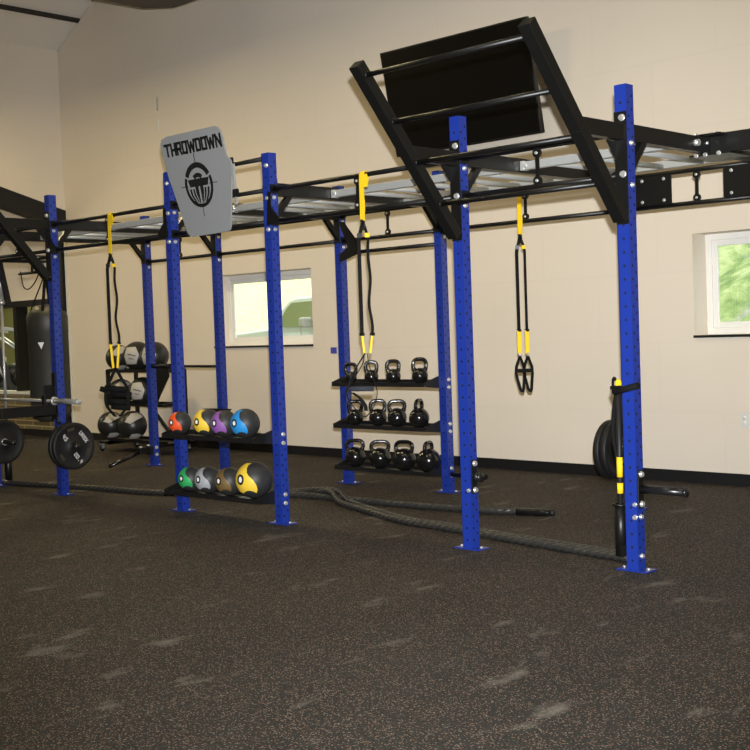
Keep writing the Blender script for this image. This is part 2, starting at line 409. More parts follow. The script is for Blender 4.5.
# ------------------------------------------------------------------ outside
struct(MB().b2((-40, YW+WT+.02, -.1), (14, 60, .3)).build('ground_outside', mat('outdoor_gravel', S(150, 150, 135), .9, 0, .2, 3)))
b = MB(); nx, ny = 60, 24; vs = []
for i in range(nx+1):
    row = []
    for j in range(ny+1):
        x = -42+i*54/nx; y = 10.5+j*1.0
        z = .25+max(0, (j-.0))*.52+ (.22*math.sin(x*1.3+j)+.18*math.sin(x*2.9-j*1.7))*(1 if j else 0)
        row.append(b.bm.verts.new((x, y, z)))
    vs.append(row)
for i in range(nx):
    for j in range(ny):
        fc = b._f([vs[i][j], vs[i+1][j], vs[i+1][j+1], vs[i][j+1]]); fc.smooth = True
struct(b.build('ground_bank', M['grass']))
# parked pickup
t = thing('parked_truck', 'white vehicle parked outside the left window, door and mirror in view', 'truck', (-10.75, 7.9, .3))
prof = [(-2.35, .35), (-2.42, .75), (-2.3, 1.08), (-1.2, 1.12), (-.38, 1.18), (-.05, 1.50), (.12, 1.62), (.3, 1.66), (1.7, 1.68), (2.0, 1.6), (2.15, 1.2), (3.2, 1.15), (3.25, .4), (2.9, .32),
        (2.85, .62), (2.6, .86), (2.2, .86), (1.95, .62), (1.9, .32), (-.65, .32), (-.7, .72), (-.92, 1.02), (-1.4, 1.02), (-1.65, .72), (-1.7, .32)]
MB().prism([(x, -.9, z) for x, z in prof], (0, 1.8, 0)).build('truck_body', M['truck'], t, bevel=.03)
for sy in (-1, 1):
    MB().prism([(x, sy*.905, z) for x, z in [(-.2, 1.2), (.08, 1.50), (.2, 1.58), (.95, 1.60), (.95, 1.18)]], (0, sy*.012, 0)).build('door_window', M['tglass'], t)
    MB().prism([(x, sy*.905, z) for x, z in [(1.05, 1.18), (1.05, 1.60), (1.75, 1.60), (1.95, 1.18)]], (0, sy*.012, 0)).build('door_window', M['tglass'], t)
    MB().box((.62, sy*1.02, 1.26), (.13, .2, .16)).build('side_mirror', M['medg'], t, bevel=.03)
    for x in (-1.16, 2.4):
        wh = MB().lathe([(.0, .11), (.2, .11), (.38, .12), (.42, .05), (.42, -.1), (0, -.1)], (x, sy*.8, .42), (0, sy, 0), 28).build('wheel', M['rubber'], t)
        MB().lathe([(0, .14), (.2, .12), (.24, .09)], (x, sy*.8, .42), (0, sy, 0), 20).build('hubcap', M['chrome'], wh)
MB().box((.38, 0, 1.05), (.012, 1.81, .6)).box((1.0, 0, 1.0), (.012, 1.81, .7)).build('door_seam', M['medg'], t)

# ------------------------------------------------------------------ rig
B4, B6, W = 1.219, 1.82, 1.911
X0, X1, X2, X3, X4, X5 = -7.296, -6.065, -4.240, -3.019, -1.199, 0.018
XS = [X0, X1, X2, X3, X4, X5]
H = 2.753; PS = .076; ZU, ZL = 2.485, 2.25; ZB0, ZB1 = 2.44, 2.535
rig = thing('pull_up_rig', 'long blue and black steel training rig standing in front of the cream wall', 'exercise rig')
def disc(b, c, axis, r, n=8, off=.0006):
    a, b_, d = frame_of(axis)
    b._f([b.bm.verts.new(V(c)+V(axis)*off+(a*math.cos(2*PI*k/n)+b_*math.sin(2*PI*k/n))*r) for k in range(n)])
def make_post_mesh():
    b = MB(); h = PS/2
    b.b2((-h, -h, 0), (h, h, H))
    b.mi = 1
    k = 0; z = .06
    while z < H-.02:
        for s in (-1, 1):
            disc(b, (0, s*h, z), (0, s, 0), .0085)
            disc(b, (s*h, -.018, z), (s, 0, 0), .0085); disc(b, (s*h, .018, z+.038), (s, 0, 0), .0085)
        z += .0762
        if z+.05 > H: break
    return b
pb = make_post_mesh(); post0 = pb.build('post', [M['blue'], M['hole']], rig)
bp0 = MB().b2((-.1, -.055, 0), (.1, .055, .008)).build('base_plate', M['blue'], post0)
bl0 = MB().cyl((-.08, 0, .008), (-.08, 0, .018), .009, 6).build('anchor_bolt', M['zinc'], post0)
bl1 = MB().cyl((.08, 0, .008), (.08, 0, .018), .009, 6).build('anchor_bolt', M['zinc'], post0)
first = True
for y in (0, W):
    for x in XS:
        if first: post0.location = (x, y, 0); first = False; continue
        c = post0.copy(); col.objects.link(c); c.parent = rig; c.location = (x, y, 0)
        for ch in (bp0, bl0, bl1):
            d = ch.copy(); col.objects.link(d); d.parent = c
def part(b, name, m='black', bevel=0, label=None, parent=None):
    o = b.build(name, M[m], parent or rig, bevel=bevel)
    if label: o['label'] = label
    return o
BOLT = {}
def bolt(p, axis, r=.012, parent=None, name='hex_bolt', h=.014):
    key = round(r, 4), h
    if key not in BOLT:
        b = MB(); b.cyl((0, 0, 0), (0, 0, h), r, 6); b.lathe([(r*1.25, 0), (r*1.25, h*.2), (r*.8, h*.2)], n=12)
        bmesh.ops.recalc_face_normals(b.bm, faces=b.bm.faces); me = bpy.data.meshes.new('hex_bolt'); b.bm.to_mesh(me); b.bm.free(); me.materials.append(M['zinc']); BOLT[key] = me
    o = bpy.data.objects.new(name, BOLT[key]); col.objects.link(o); o.parent = parent or rig; o.location = p
    o.rotation_euler = V(axis).to_track_quat('Z', 'Y').to_euler(); return o
# long bars with their mid spacers
for y in (0, W):
    for a, c in zip(XS, XS[1:]):
        zs = [ZU, ZL]
        if y == 0 and a == X2: zs = [2.72, ZU, ZL]
        for z in zs:
            b = MB(); b.cyl((a+.038, y, z), (c-.038, y, z), .017, 12)
            for x, s in ((a, 1), (c, -1)):
                b.box((x+s*.042, y, z), (.008, .07, .07)).prism([(x+s*.046, y-.004, z-.034), (x+s*.046, y-.004, z+.034), (x+s*.10, y-.004, z+.014), (x+s*.10, y-.004, z-.014)], (0, .008, 0))
            part(b, 'pull_up_bar')
        if y == 0 and a in (X2,): continue
        xm = (a+c)/2; b = MB()
        b.box((xm, y-.0, (ZU+ZL)/2), (.022, .012, ZU-ZL-.04))
        for z in (ZU-.035, ZL+.035): b.lathe([(0, -.01), (.028, -.01), (.028, .01), (0, .01)], (xm, y, z), (0, 1, 0), 14, smooth=False)
        sp = part(b, 'bar_spacer')
        for z in (ZU-.035, ZL+.035): bolt((xm, y-.010, z), (0, -1, 0), .008, sp, 'spacer_bolt', .008)
# lower third bar and its elbow plates in the back row between the shelf posts
part(MB().cyl((X2+.2, W, 2.135), (X3-.04, W, 2.135), .017, 12), 'pull_up_bar')
for x, s in ((X2, 1),):
    b = MB(); b.prism([(x+s*.03, W-.05, 2.42), (x+s*.10, W-.05, 2.42), (x+s*.30, W-.05, 2.19), (x+s*.30, W-.05, 2.12), (x+s*.03, W-.05, 2.05), (x+s*.03, W-.05, 2.12), (x+s*.14, W-.05, 2.18), (x+s*.12, W-.05, 2.25)], (0, .008, 0))
    part(b, 'elbow_bracket')
# crossbeams, braces, bolts
for x in XS:
    part(MB().b2((x-.03, .038, ZB0), (x+.03, W-.038, ZB1)), 'crossbeam', bevel=.003)
    for y, s in ((.038, 1), (W-.038, -1)):
        b = MB()
        b.prism([(x-.02, y, 2.25), (x-.02, y, 2.32), (x-.02, y+s*.11, ZB0), (x-.02, y+s*.165, ZB0)], (.04, 0, 0))
        b.b2((x-.034, y, 2.23), (x+.034, y+s*.008, 2.56))
        part(b, 'corner_gusset')
    for y in (0, W):
        for z in (2.425, 2.19): bolt((x+.038, y, z), (1, 0, 0))
    if x in (X1, X2, X3):   # small triangular side plates on the front
        b = MB()
        for s in ((1,) if x != X2 else (-1,)):
            b.prism([(x+s*.02, -.046, ZU-.02), (x+s*.05, -.046, ZU-.02), (x+s*.05, -.046, ZL+.1), (x+s*.13, -.046, ZL+.02), (x+s*.13, -.046, ZL-.02), (x+s*.0, -.046, ZL-.03)], (0, .008, 0))
        part(b, 'side_gusset')
    if x in (X2, X3):
        for z in (2.42, 2.19, 2.66): bolt((x+.012, -.038, z), (0, -1, 0), .014)
# monkey-bar ladders lying between the crossbeams
for a, c in zip(XS, XS[1:]):
    for y in (.62, 1.45):
        b = MB(); b.b2((a+.045, y-.022, 2.455), (c-.045, y+.022, 2.51)); lr = part(b, 'ladder_rail', 'silver', bevel=.004, label='silver ladder rail')
        for x, s in ((a, 1), (c, -1)):
            part(MB().box((x+s*.05, y, 2.483), (.03, .055, .062)), 'rail_end_cap', 'zinc', parent=lr)
            bolt((x+s*.075, y-.024, 2.483), (0, -1, 0), .012, lr, 'rail_bolt')
    n = round((c-a)/.30)
    for k in range(1, n):
        x = a+(c-a)*k/n
        part(MB().cyl((x, .64, 2.47), (x, 1.43, 2.47), .019, 12), 'ladder_rung', 'silver', label='silver ladder rung')
# flying ladders leaning out over the front (two pairs)
for xa, xb in ((X0, X1), (X4, X5)):
    P0 = V((0, -.066, 2.0)); P1 = V((0, -.905, 2.965)); d = (P1-P0)
    for x in (xa, xb):
        o = V((x+.006 if x == X5 else x+.004, 0, 0))
        part(MB().beam(o+P0, o+P1, .075, .07, side=(1, 0, 0)), 'flying_ladder_upright', bevel=.003)
        b = MB(); b.b2((x-.028, -.50, 2.44), (x+.028, -.038, 2.53)); part(b, 'front_crossbeam', bevel=.003)
        b = MB(); b.b2((x-.038, -.048, 1.97), (x+.038, -.038, 2.60)); b.prism([(x-.036, -.048, 2.44), (x-.036, -.048, 2.34), (x-.036, -.14, 2.44)], (.006, 0, 0)); part(b, 'gusset_plate')
        for z in (2.565, 2.25, 2.02): bolt((x+.014, -.046, z), (0, -1, 0), .016, None, 'hex_bolt', .018)
    for z in (2.905, 2.655, 2.43, 2.19):
        t = (z-P0.z)/d.z; y = P0.y+d.y*t
        b = MB(); b.cyl((xa+.03, y, z), (xb-.03, y, z), .016, 12); fl = part(b, 'flying_ladder_rung')
        for x, s in ((xa, 1), (xb, -1)): part(MB().lathe([(.016, 0), (.021, .0), (.021, .008), (.016, .008)], (x+s*.038, y, z), (s, 0, 0), 14), 'end_collar', 'black', parent=fl)
# black board plates in the back row bay on the right
for x in (-.93, -.22):
    b = MB(); b.b2((x-.15, W-.03, 2.262), (x+.15, W-.02, 2.474)); bpn = part(b, 'bracket_panel')
    for sx in (-.09, .09):
        for z in (2.29, 2.445): bolt((x+sx, W-.03, z), (0, -1, 0), .010, bpn, 'panel_bolt', .007)
# storage shelves
def shelf(xa, xb, y, surf, dep=.2):
    st = bpy.data.objects.new('storage_shelf', None); col.objects.link(st); st.parent = rig; st.location = (0, 0, 0)
    b = MB()
    ya, yb_ = y-.215, y+.0; xl, xr = xa+.046, xb-.046
    b.b2((xl, ya, surf-.006), (xr, yb_, surf))
    b.b2((xl, ya-.004, surf-.024), (xr, ya, surf+.012)); b.b2((xl, yb_-.004, surf-.02), (xr, yb_, surf+.03))
    b.build('shelf_tray', M['blackshelf'], st)
    for x, s in ((xa, 1), (xb, -1)):
        x_ = x+s*.0385
        b = MB(); b.prism([(x_, ya, surf-.024), (x_, y+.036, surf-.05), (x_, y+.036, surf+.06), (x_, y-.05, surf+.06), (x_, ya, surf+.014)], (s*.006, 0, 0))
        b.build('end_bracket', M['black'], st)
    b = MB(); b.prism([(xr, y-.03, surf+.055), (xr-.10, y-.03, surf+.0), (xr, y-.03, surf)], (0, .005, 0)); b.build('end_gusset', M['black'], st)
    for z in (surf+.03, surf-.035): bolt((xb+.038, y, z), (1, 0, 0), .013, st, 'shelf_bolt')
    return st
M['blackshelf'] = mat('black_shelf_steel', S(30, 30, 30), .3, .2, .15, 10, .6)
SB1, SB2 = .640, .190
shelf(X2, X3, 0, SB1); shelf(X2, X3, 0, SB2)
SK = (.942, .560, .178)
for z in SK: shelf(X2, X3, W, z)
# weight pegs
def peg(x, y, z, s, L, r=.024):
    pg = bpy.data.objects.new('weight_peg', None); col.objects.link(pg); pg.parent = rig
    b = MB(); b.b2((x+s*.038, y-.028, z-.11), (x+s*.046, y+.028, z+.11)); b.build('peg_plate', M['black'], pg, bevel=.003)
    b = MB(); b.cyl((x+s*.044, y, z), (x+s*L, y, z), r, 18); b.lathe([(0, 0), (r+.003, 0), (r+.003, .015), (0, .018)], (x+s*L, y, z), (s, 0, 0), 18); b.build('peg_tube', M['blackshelf'], pg)
    for dz in (-.085, .085): bolt((x+s*.046, y, z+dz), (s, 0, 0), .015, pg, 'peg_bolt')
    if s > 0: bolt((x+s*.026, y-.038, z-.085), (0, -1, 0), .010, pg, 'peg_bolt')
    return pg
peg(X5, 0, .468, 1, .32)
peg(X4, 0, .465, 1, .085, .03)
part(MB().cyl((X3+.04, W, .155), (X3+.42, W, .155), .022, 14), 'floor_peg')
peg(X4, W, .445, -1, .30, .022)
peg(X1, 0, .458, 1, .26, .022)
peg(X0, 0, .445, 1, .36, .022)
bolt((X5+.026, -.038, .31), (0, -1, 0)); bolt((X5+.038, 0, .31), (1, 0, 0)); bolt((X5+.038, 0, .085), (1, 0, 0))
# safety bar from the back row, dark peg between window and rack
b = MB(); b.cyl((X0+.04, W, 1.10), (X0+.36, W, 1.10), .026, 14); b.cyl((X0+.36, W, 1.10), (X1-.04, W, 1.095), .014, 12); part(b, 'safety_bar')
# bracket low on the back post behind the medicine-ball shelf
b = MB(); b.prism([(X1-.16, W-.06, .66), (X1+.2, W-.06, .66), (X1+.06, W-.06, .56), (X1-.03, W-.06, .56)], (0, .02, 0)); part(b, 'low_bracket')
bolt((X1+.02, W-.06, .60), (0, -1, 0))
# arm clamped to the right crossbeam
ca = thing('outrigger_arm', 'thick black steel arm clamped to the crossbeam at top right of the rig', 'rig arm', (0, 1.0, 2.49))
MB().b2((.035, -.065, -.055), (1.78, .065, .07)).build('arm_tube', M['black'], ca, bevel=.006)
b = MB(); b.b2((-.05, -.16, .05), (.16, -.06, .062)); b.b2((-.05, -.16, -.072), (.22, .12, -.06)); b.b2((.032, -.16, -.07), (.044, .10, .06)); b.build('clamp_plate', M['black'], ca)
for x, y, z in ((-.02, -.13, .062), (.1, -.11, .062), (.13, -.07, .062)): bolt((x, y, z), (0, 0, 1), .011, ca, 'clamp_bolt')
for x, y, z in ((.0, -.16, -.066), (.06, -.16, -.066), (.15, -.16, -.066)): bolt((x, y, z), (0, -1, 0), .011, ca, 'clamp_bolt')
bolt((.044, -.12, .01), (1, 0, 0), .011, ca, 'clamp_bolt')
b = MB(); b.cyl((.035, -.26, .0), (.075, -.26, 0), .02, 12); b.build('clamp_pin', M['zinc'], ca)

# target sign
A = math.radians(10)
sg = thing('target_sign', 'grey shield-shaped sign lettered THROWDOWN hung between two front posts', 'sign', (-3.66, -.075, 2.2))
sg.rotation_euler = (A, 0, 0)
def sp(x, s, y=0): return V((x+3.66, y, s))
outl = [(-3.985, .797), (-3.386, .798), (-3.345, .785), (-3.318, .755), (-3.305, .70), (-3.300, .57), (-3.262, .53), (-3.256, .49), (-3.39, .04), (-3.41, .016), (-3.44, .008), (-3.875, .001), (-3.905, .01), (-3.93, .037),
        (-4.022, .42), (-4.035, .45), (-4.075, .70), (-4.07, .75), (-4.045, .782)]
outl = [(x+.0, s) for x, s in outl]
MB().prism([sp(x, s) for x, s in outl], (0, .012, 0)).build('sign_panel', M['sign'], sg, bevel=.002)
# lettering
def strokes(b, x, s, w, h, segs, t, dy=-.0025, shear=0):
    for (x0, y0, x1, y1) in segs:
        p0 = V((x+x0*w, s+y0*h)); p1 = V((x+x1*w, s+y1*h)); d = (p1-p0)
        if d.length < 1e-6: continue
        d.normalize(); n = V((-d.y, d.x)); e = d*t*.5
        tt = t
        q = [p0-e+n*tt/2, p1+e+n*tt/2, p1+e-n*tt/2, p0-e-n*tt/2]
        b.prism([V((a.x, dy, a.y)) for a in q], (0, .002, 0))
L = {'T': [(0, 1, 1, 1), (.5, 0, .5, 1)], 'H': [(0, 0, 0, 1), (1, 0, 1, 1), (0, .45, 1, .45)],
     'R': [(0, 0, 0, 1), (0, 1, .9, 1), (.95, 1, .95, .55), (0, .45, .9, .45), (.55, .45, 1, 0)],
     'O': [(0, 0, 0, 1), (1, 0, 1, 1), (0, 1, 1, 1), (0, 0, 1, 0)], 'D': [(0, 0, 0, 1), (.98, .12, .98, .88), (0, 1, .85, 1), (0, 0, .85, 0)],
     'W': [(0, 1, .22, 0), (.22, 0, .5, .8), (.5, .8, .78, 0), (.78, 0, 1, 1)], 'N': [(0, 0, 0, 1), (1, 0, 1, 1), (0, 1, 1, 0)]}
b = MB(); x = -.372; hh = .082; yy = .648
wd = {'W': .078, 'T': .062, 'N': .056}
for ch in 'THROWDOWN':
    w_ = wd.get(ch, .05); strokes(b, x+.012, yy, w_*.95, hh, L[ch], .0205); x += w_*.95+.0235
b.build('lettering', M['ink'], sg)
# emblem: ring, crosshair, winged T
def arc(cx, cz_, r0_, r1_, a0, a1, n=24):
    return [(cx+r1_*math.cos(a0+(a1-a0)*i/n), cz_+r1_*math.sin(a0+(a1-a0)*i/n)) for i in range(n+1)] + [(cx+r0_*math.cos(a1-(a1-a0)*i/n), cz_+r0_*math.sin(a1-(a1-a0)*i/n)) for i in range(n+1)]
cx, cz_ = .0, .385
EO = -.018
b = MB()
def shp(pts): b.prism([V((x*.95+EO, -.0025, .39+(z-.385)*.97)) for x, z in pts], (0, .002, 0))
def ringpart(r0_, r1_, a0, a1, n=20):
    for i in range(n):
        t0 = a0+(a1-a0)*i/n; t1 = a0+(a1-a0)*(i+1)/n
        shp([(cx+r*math.cos(t), cz_+r*math.sin(t)) for r, t in ((r0_, t0), (r1_, t0), (r1_, t1), (r0_, t1))])
ringpart(.135, .178, math.radians(28), math.radians(152)); ringpart(.150, .178, math.radians(158), math.radians(382), 36)
ringpart(.06, .095, math.radians(50), math.radians(130), 10)
shp([(-.135, .435), (.135, .435), (.115, .375), (.05, .375), (.05, .33), (.012, .22), (.012, .375), (-.012, .375), (-.012, .22), (-.05, .33), (-.05, .375), (-.115, .375)])
for s in (-1, 1):
    shp([(s*.128, .36), (s*.105, .36), (s*.095, .31), (s*.04, .225), (s*.06, .235), (s*.112, .30)])
    shp([(s*.085, .36), (s*.066, .36), (s*.058, .31), (s*.03, .245), (s*.046, .255), (s*.078, .31)])
for q in ([(-.003, .56), (.003, .56), (.003, .635), (-.003, .635)], [(-.003, .135), (.003, .135), (.003, .225), (-.003, .225)],
          [(-.235, .382), (-.14, .382), (-.14, .388), (-.235, .388)], [(.13, .382), (.235, .382), (.235, .388), (.13, .388)]): shp(q)
b.build('emblem', M['ink'], sg)
b = MB()
for z in (.285, .52): b.box((0, .03, z), (.5, .03, .05)); b.box((.34, .035, z), (.06, .04, .06)); b.box((-.3, .035, z), (.06, .04, .06))
b.build('mounting_bracket', M['black'], sg)
b = MB(); b.beam((.385, .03, .50), (.345, .03, .20), .018, .02, side=(1, 0, 0)); b.build('side_spacer', M['silver'], sg)

# television
tl, tr, br_, bl_ = V((-4.675, 3.0, 4.217)), V((-2.837, 3.0, 4.194)), V((-2.865, 3.2, 3.165)), V((-4.689, 3.2, 3.18))
tc_ = (tl+tr+br_+bl_)/4; tilt = math.atan2(.2, 1.03)
tv = thing('television', 'large black flat television tilted forward high on the wall', 'television', tc_); tv.rotation_euler = (tilt, 0, 0)
MB().b2((-.915, -.0, -.525), (.915, .05, .525)).build('casing', M['tvb'], tv, bevel=.006)
MB().b2((-.90, -.003, -.505), (.90, .001, .51)).build('screen', M['tvs'], tv)
b = MB(); b.b2((-.35, .05, -.2), (.35, .08, .2)); b.box((-.25, .16, .05), (.04, .2, .04)); b.box((.25, .16, .05), (.04, .2, .04)); b.box((0, .295, -.0), (.6, .02, .3))
b.build('wall_bracket', M['black'], tv)

# black suspended unit near the ceiling
cu = thing('ceiling_unit', 'black chamfered box hanging below the ceiling at the top edge', 'ceiling unit', (0, 0, 0))
MB().prism([(-7.83, 1.1, 5.2), (-6.3, 1.1, 5.2), (-6.1, 1.3, 5.2), (-6.1, 2.4, 5.2), (-6.35, 2.646, 5.2), (-7.56, 2.646, 5.2), (-7.82, 2.385, 5.2)], (0, 0, .4)).build('housing', M['ceilu'], cu, bevel=.02)
b = MB()
for x, y in ((-7.5, 1.3), (-6.4, 1.4), (-6.5, 2.4), (-7.4, 2.4)): b.cyl((x, y, 5.58), (x, y, cz(x)-.0), .008, 8)
b.build('hanger_rod', M['chrome'], cu)

# ------------------------------------------------------------------ kettlebells
def kettlebell(name, loc, r, top, rz, label):
    t = thing(name, label, 'kettlebell', loc, rz, 'kettlebells on the three back shelves')
    c = r*.93; prof = []
    zb = 0; n = 16
    for i in range(n+1):
        a = -PI/2+PI*i/n; rr_ = r*math.cos(a); z = c+r*math.sin(a)
        if z < 0: z = 0
        prof.append((max(rr_, 0 if i in (0, n) else .001), z))
    MB().lathe(prof, n=28).build('kettlebell_body', M['blackgloss'], t)
    Ht = c+top; hw = max(.050, r*.82); tr_ = .0165
    zt = Ht-tr_; z0 = c+r*.62
    pts = [(-hw*.55, z0-.01), (-hw*.82, z0+.012), (-hw*.98, z0+(zt-z0)*.45), (-hw*.93, z0+(zt-z0)*.75), (-hw*.68, zt-.006), (-hw*.35, zt), (hw*.35, zt), (hw*.68, zt-.006), (hw*.93, z0+(zt-z0)*.75), (hw*.98, z0+(zt-z0)*.45), (hw*.82, z0+.012), (hw*.55, z0-.01)]
    pp = smooth_path([(x, 0, z) for x, z in pts], 4)
    rs = [tr_*(1.25 if (i < 6 or i > len(pp)-7) else 1) for i in range(len(pp))]
    MB().tube(pp, rs, 12).build('kettlebell_handle', M['blackgloss'], t)
    return t
face = math.radians(44)
KB = [[(-4.053, .054, .138), (-3.792, .063, .147), (-3.524, .067, .150), (-3.208, .071, .161)],
      [(-4.014, .075, .161), (-3.728, .080, .167), (-3.494, .086, .162), (-3.233, .089, .170)],
      [(-4.033, .094, .167), (-3.718, .097, .166), (-3.424, .101, .172), (-3.140, .106, .172)]]
rot = [[face-.2, face, face+.1, face+.1], [face, face, face, face+1.15], [face-.1, face, face-.5, face+1.15]]
pl = ['leftmost', 'second from left', 'third from left', 'rightmost']
ex = [['small black kettlebell %s on the top shelf', 'black kettlebell %s on the top shelf, behind a hanging strap', 'black kettlebell %s on the top shelf, upright', 'black kettlebell %s on the top shelf, tallest handle'],
      ['black kettlebell %s on the middle shelf', 'black kettlebell %s on the middle shelf', 'black kettlebell %s on the middle shelf, handle facing front', 'black kettlebell %s on the middle shelf, handle turned edge on'],
      ['heavy black kettlebell %s on the lowest shelf', 'heavy black kettlebell %s on the lowest shelf', 'heavy black kettlebell %s on the lowest shelf', 'biggest black kettlebell %s on the lowest shelf, handle edge on']]
for i in range(3):
    for j, (x, r, tp) in enumerate(KB[i]):
        kettlebell('kettlebell', (x, W-.11, SK[i]), r, tp, rot[i][j], ex[i][j] % pl[j])

# ------------------------------------------------------------------ balls
def inside(p, poly):
    c = False; n = len(poly)
    for i in range(n):
        a, b_ = poly[i], poly[i-1]
        if (a[1] > p[1]) != (b_[1] > p[1]) and p[0] < (b_[0]-a[0])*(p[1]-a[1])/(b_[1]-a[1])+a[0]: c = not c
    return c
def patch(out, dirv, r, lift=1.012, step=.09):
    """outline in disc units seen from dirv, lifted on to the ball"""
    d = V(dirv).normalized(); rt = d.cross(V((0, 0, 1))) * -1
    rt = V((0, 0, 1)).cross(d).normalized(); up = d.cross(rt)
    P = []
    n = len(out)
    for i in range(n):
        a, c = V(out[i]), V(out[(i+1) % n]); k = max(1, int((c-a).length/step))
        P += [a.lerp(c, j/k) for j in range(k)]
    edges = [(i, (i+1) % len(P)) for i in range(len(P))]
    poly = [tuple(p) for p in P]; x = -1
    while x < 1:
        y = -1
        while y < 1:
            if inside((x, y), poly) and min((V((x, y))-q).length for q in P) > step*.5: P.append(V((x, y)))
            y += step
        x += step
    vs, es, fs, *_ = delaunay_2d_cdt(P, edges, [], 1, 1e-5)
    b = MB(); bv = []
    for v in vs:
        q = v.copy(); L_ = q.length
        if L_ > .985: q *= .985/L_
        z = math.sqrt(1-q.x**2-q.y**2)
        bv.append(b.bm.verts.new((rt*q.x+up*q.y+d*z)*r*lift))
    for fc in fs:
        g = b._f([bv[i] for i in fc])
        if g: g.smooth = True
    return b
def offs(o, c):
    for v in o.data.vertices: v.co += V(c)
    return o
flame = [((200+a/7.5-254.5)/18.5, (481.5-(440+c/7.5))/18.5) for a, c in [(397, 190), (372, 200), (358, 225), (356, 258), (372, 285), (402, 315), (424, 355), (430, 385), (422, 410), (400, 396), (370, 388), (345, 392), (325, 408), (300, 392), (280, 355), (268, 320), (272, 270), (290, 235), (318, 205), (355, 186)]]
def slam_ball(loc, r, m, label):
    t = thing('slam_ball', label, 'slam ball', loc, 0, 'weighted balls on the two front shelves')
    MB().sphere((0, 0, r), r, 32).build('ball_shell', M['slam'], t)
    d = (CAM-(V(loc)+V((0, 0, r)))).normalized()
    o = patch(flame, d, r).build('color_patch', M[m], t); offs(o, (0, 0, r))
    bx, bz = -.72, .04
    ring = [(bx+.17*math.cos(a), bz+.28*math.sin(a)) for a in [2*PI*k/18 for k in range(18)]]
    o = patch(ring, d, r, 1.02).build('weight_badge', M['ink'], t); offs(o, (0, 0, r))
    ring = [(bx+.085*math.cos(a), bz+.155*math.sin(a)) for a in [2*PI*k/14 for k in range(14)]]
    o2 = patch(ring, d, r, 1.03, .06).build('badge_number', M['white'], o); offs(o2, (0, 0, r))
    return t
yb = -.11
for x, r, m, lab, s in ((-4.092, .093, 'orange', 'small black ball with orange flame patch, left end of upper front shelf', SB1),
                     (-3.744, .108, 'ballyellow', 'black ball with yellow flame patch on the upper front shelf', SB1),
                     (-3.530, .104, 'purple_r', 'black ball with purple flame patch on the upper front shelf', SB1),
                     (-3.279, .112, 'ballblue', 'black ball with blue flame patch on the upper front shelf', SB1),
                     (-3.984, .099, 'green', 'black ball with green flame patch on the lower front shelf', SB2),
                     (-3.759, .105, 'grey', 'black ball with silver grey flame patch on the lower front shelf', SB2),
                     (-3.500, .109, 'brown', 'black ball with brown flame patch on the lower front shelf', SB2),
                     (-3.200, .139, 'ballyellow', 'biggest ball, yellow flame patch, right end of lower front shelf', SB2)):
    slam_ball((x, yb, s), r, m, lab)

# rolling rack of big medicine balls
rk = thing('ball_rack', 'black steel rolling rack holding big medicine balls near the back wall', 'ball rack', (-8.53, 2.8, 0))
for x in (-.66, .36):
    b = MB()
    b.beam((x, .22, .1), (x, .22, 1.02), .04, .04, side=(1, 0, 0))
    if x < 0: b.beam((x, -.20, .585), (x, -.20, 1.03), .04, .04, side=(1, 0, 0))
    b.beam((x, -.26, .11), (x, .34, .11), .04, .04, side=(1, 0, 0)); b.beam((x, -.20, 1.02), (x, .22, 1.02), .04, .03, side=(1, 0, 0)); b.beam((x, -.20, .595), (x, .22, .595), .04, .03, side=(1, 0, 0))
    b.build('side_frame', M['black'], rk)
for z in (.15, .595, 1.01):
    b = MB(); b.b2((-.68, -.22, z-.018), (.52 if z < 1 else .66, -.18, z+.018)); b.b2((-.68, .12, z-.018), (.40, .16, z+.018)); b.b2((-.66, -.2, z-.018), (.50, .14, z-.012))
    b.build('shelf_rail', M['black'], rk)
b = MB(); b.prism([(.42, -.25, 1.05), (.67, -.25, 1.05), (.67, -.25, .95), (.46, -.25, .70), (.40, -.25, .60), (.38, -.25, .45), (.29, -.25, .45), (.30, -.25, .75), (.36, -.25, .92)], (0, .02, 0)); b.build('gusset_plate', M['black'], rk)
MB().beam((.34, -.27, .58), (.72, -.27, .26), .03, .03).build('diagonal_brace', M['black'], rk)
for x in (-.80, .30):
    MB().b2((min(x, x*.8), -.28, .10), (max(x, x*.8), .34, .13)).build('caster_beam', M['black'], rk)
    for y in (-.24, .28):
        b = MB(); b.lathe([(0, -.014), (.04, -.014), (.045, -.008), (.045, .008), (.04, .014), (0, .014)], (x, y, .045), (1, .3, 0), 18); cw = b.build('caster_wheel', M['rubber'], rk)
        b = MB(); b.box((x-.022, y, .068), (.004, .04, .07)); b.box((x+.022, y, .068), (.004, .04, .07)); b.box((x, y, .098), (.05, .05, .006)); b.build('caster_fork', M['zinc'], cw)
panel = [(-.75, -.55), (-.88, 0), (-.7, .6), (-.1, .62), (.1, .1), (-.1, -.55)]
toppanel = [(-.55, .25), (-.1, .82), (.45, .85), (.75, .55), (.2, .3), (-.15, .1)]
lowpanel = [(-.35, -.95), (-.1, -.62), (.35, -.6), (.6, -.7), (.3, -.95)]
def med_ball(x, y, z, r, pans, label):
    t = thing('medicine_ball', label, 'medicine ball', (x, y, z-r), 0, 'big medicine balls in the rolling rack')
    MB().sphere((0, 0, r), r, 32).build('ball_cover', M['medb'], t)
    d = (CAM-V((x, y, z))).normalized()
    for p_ in pans:
        offs(patch(p_, d, r, 1.008, .12).build('grey_panel', M['medg'], t), (0, 0, r))
        if p_ is panel:
            for q in ([(-.66, .18), (-.12, .02), (-.12, -.03), (-.66, .12)], [(-.6, -.12), (-.25, -.2), (-.25, -.24), (-.6, -.17)]):
                offs(patch(q, d, r, 1.015, .12).build('panel_print', M['ink'], t), (0, 0, r))
z1, z2, z3 = 1.012, .582, .168
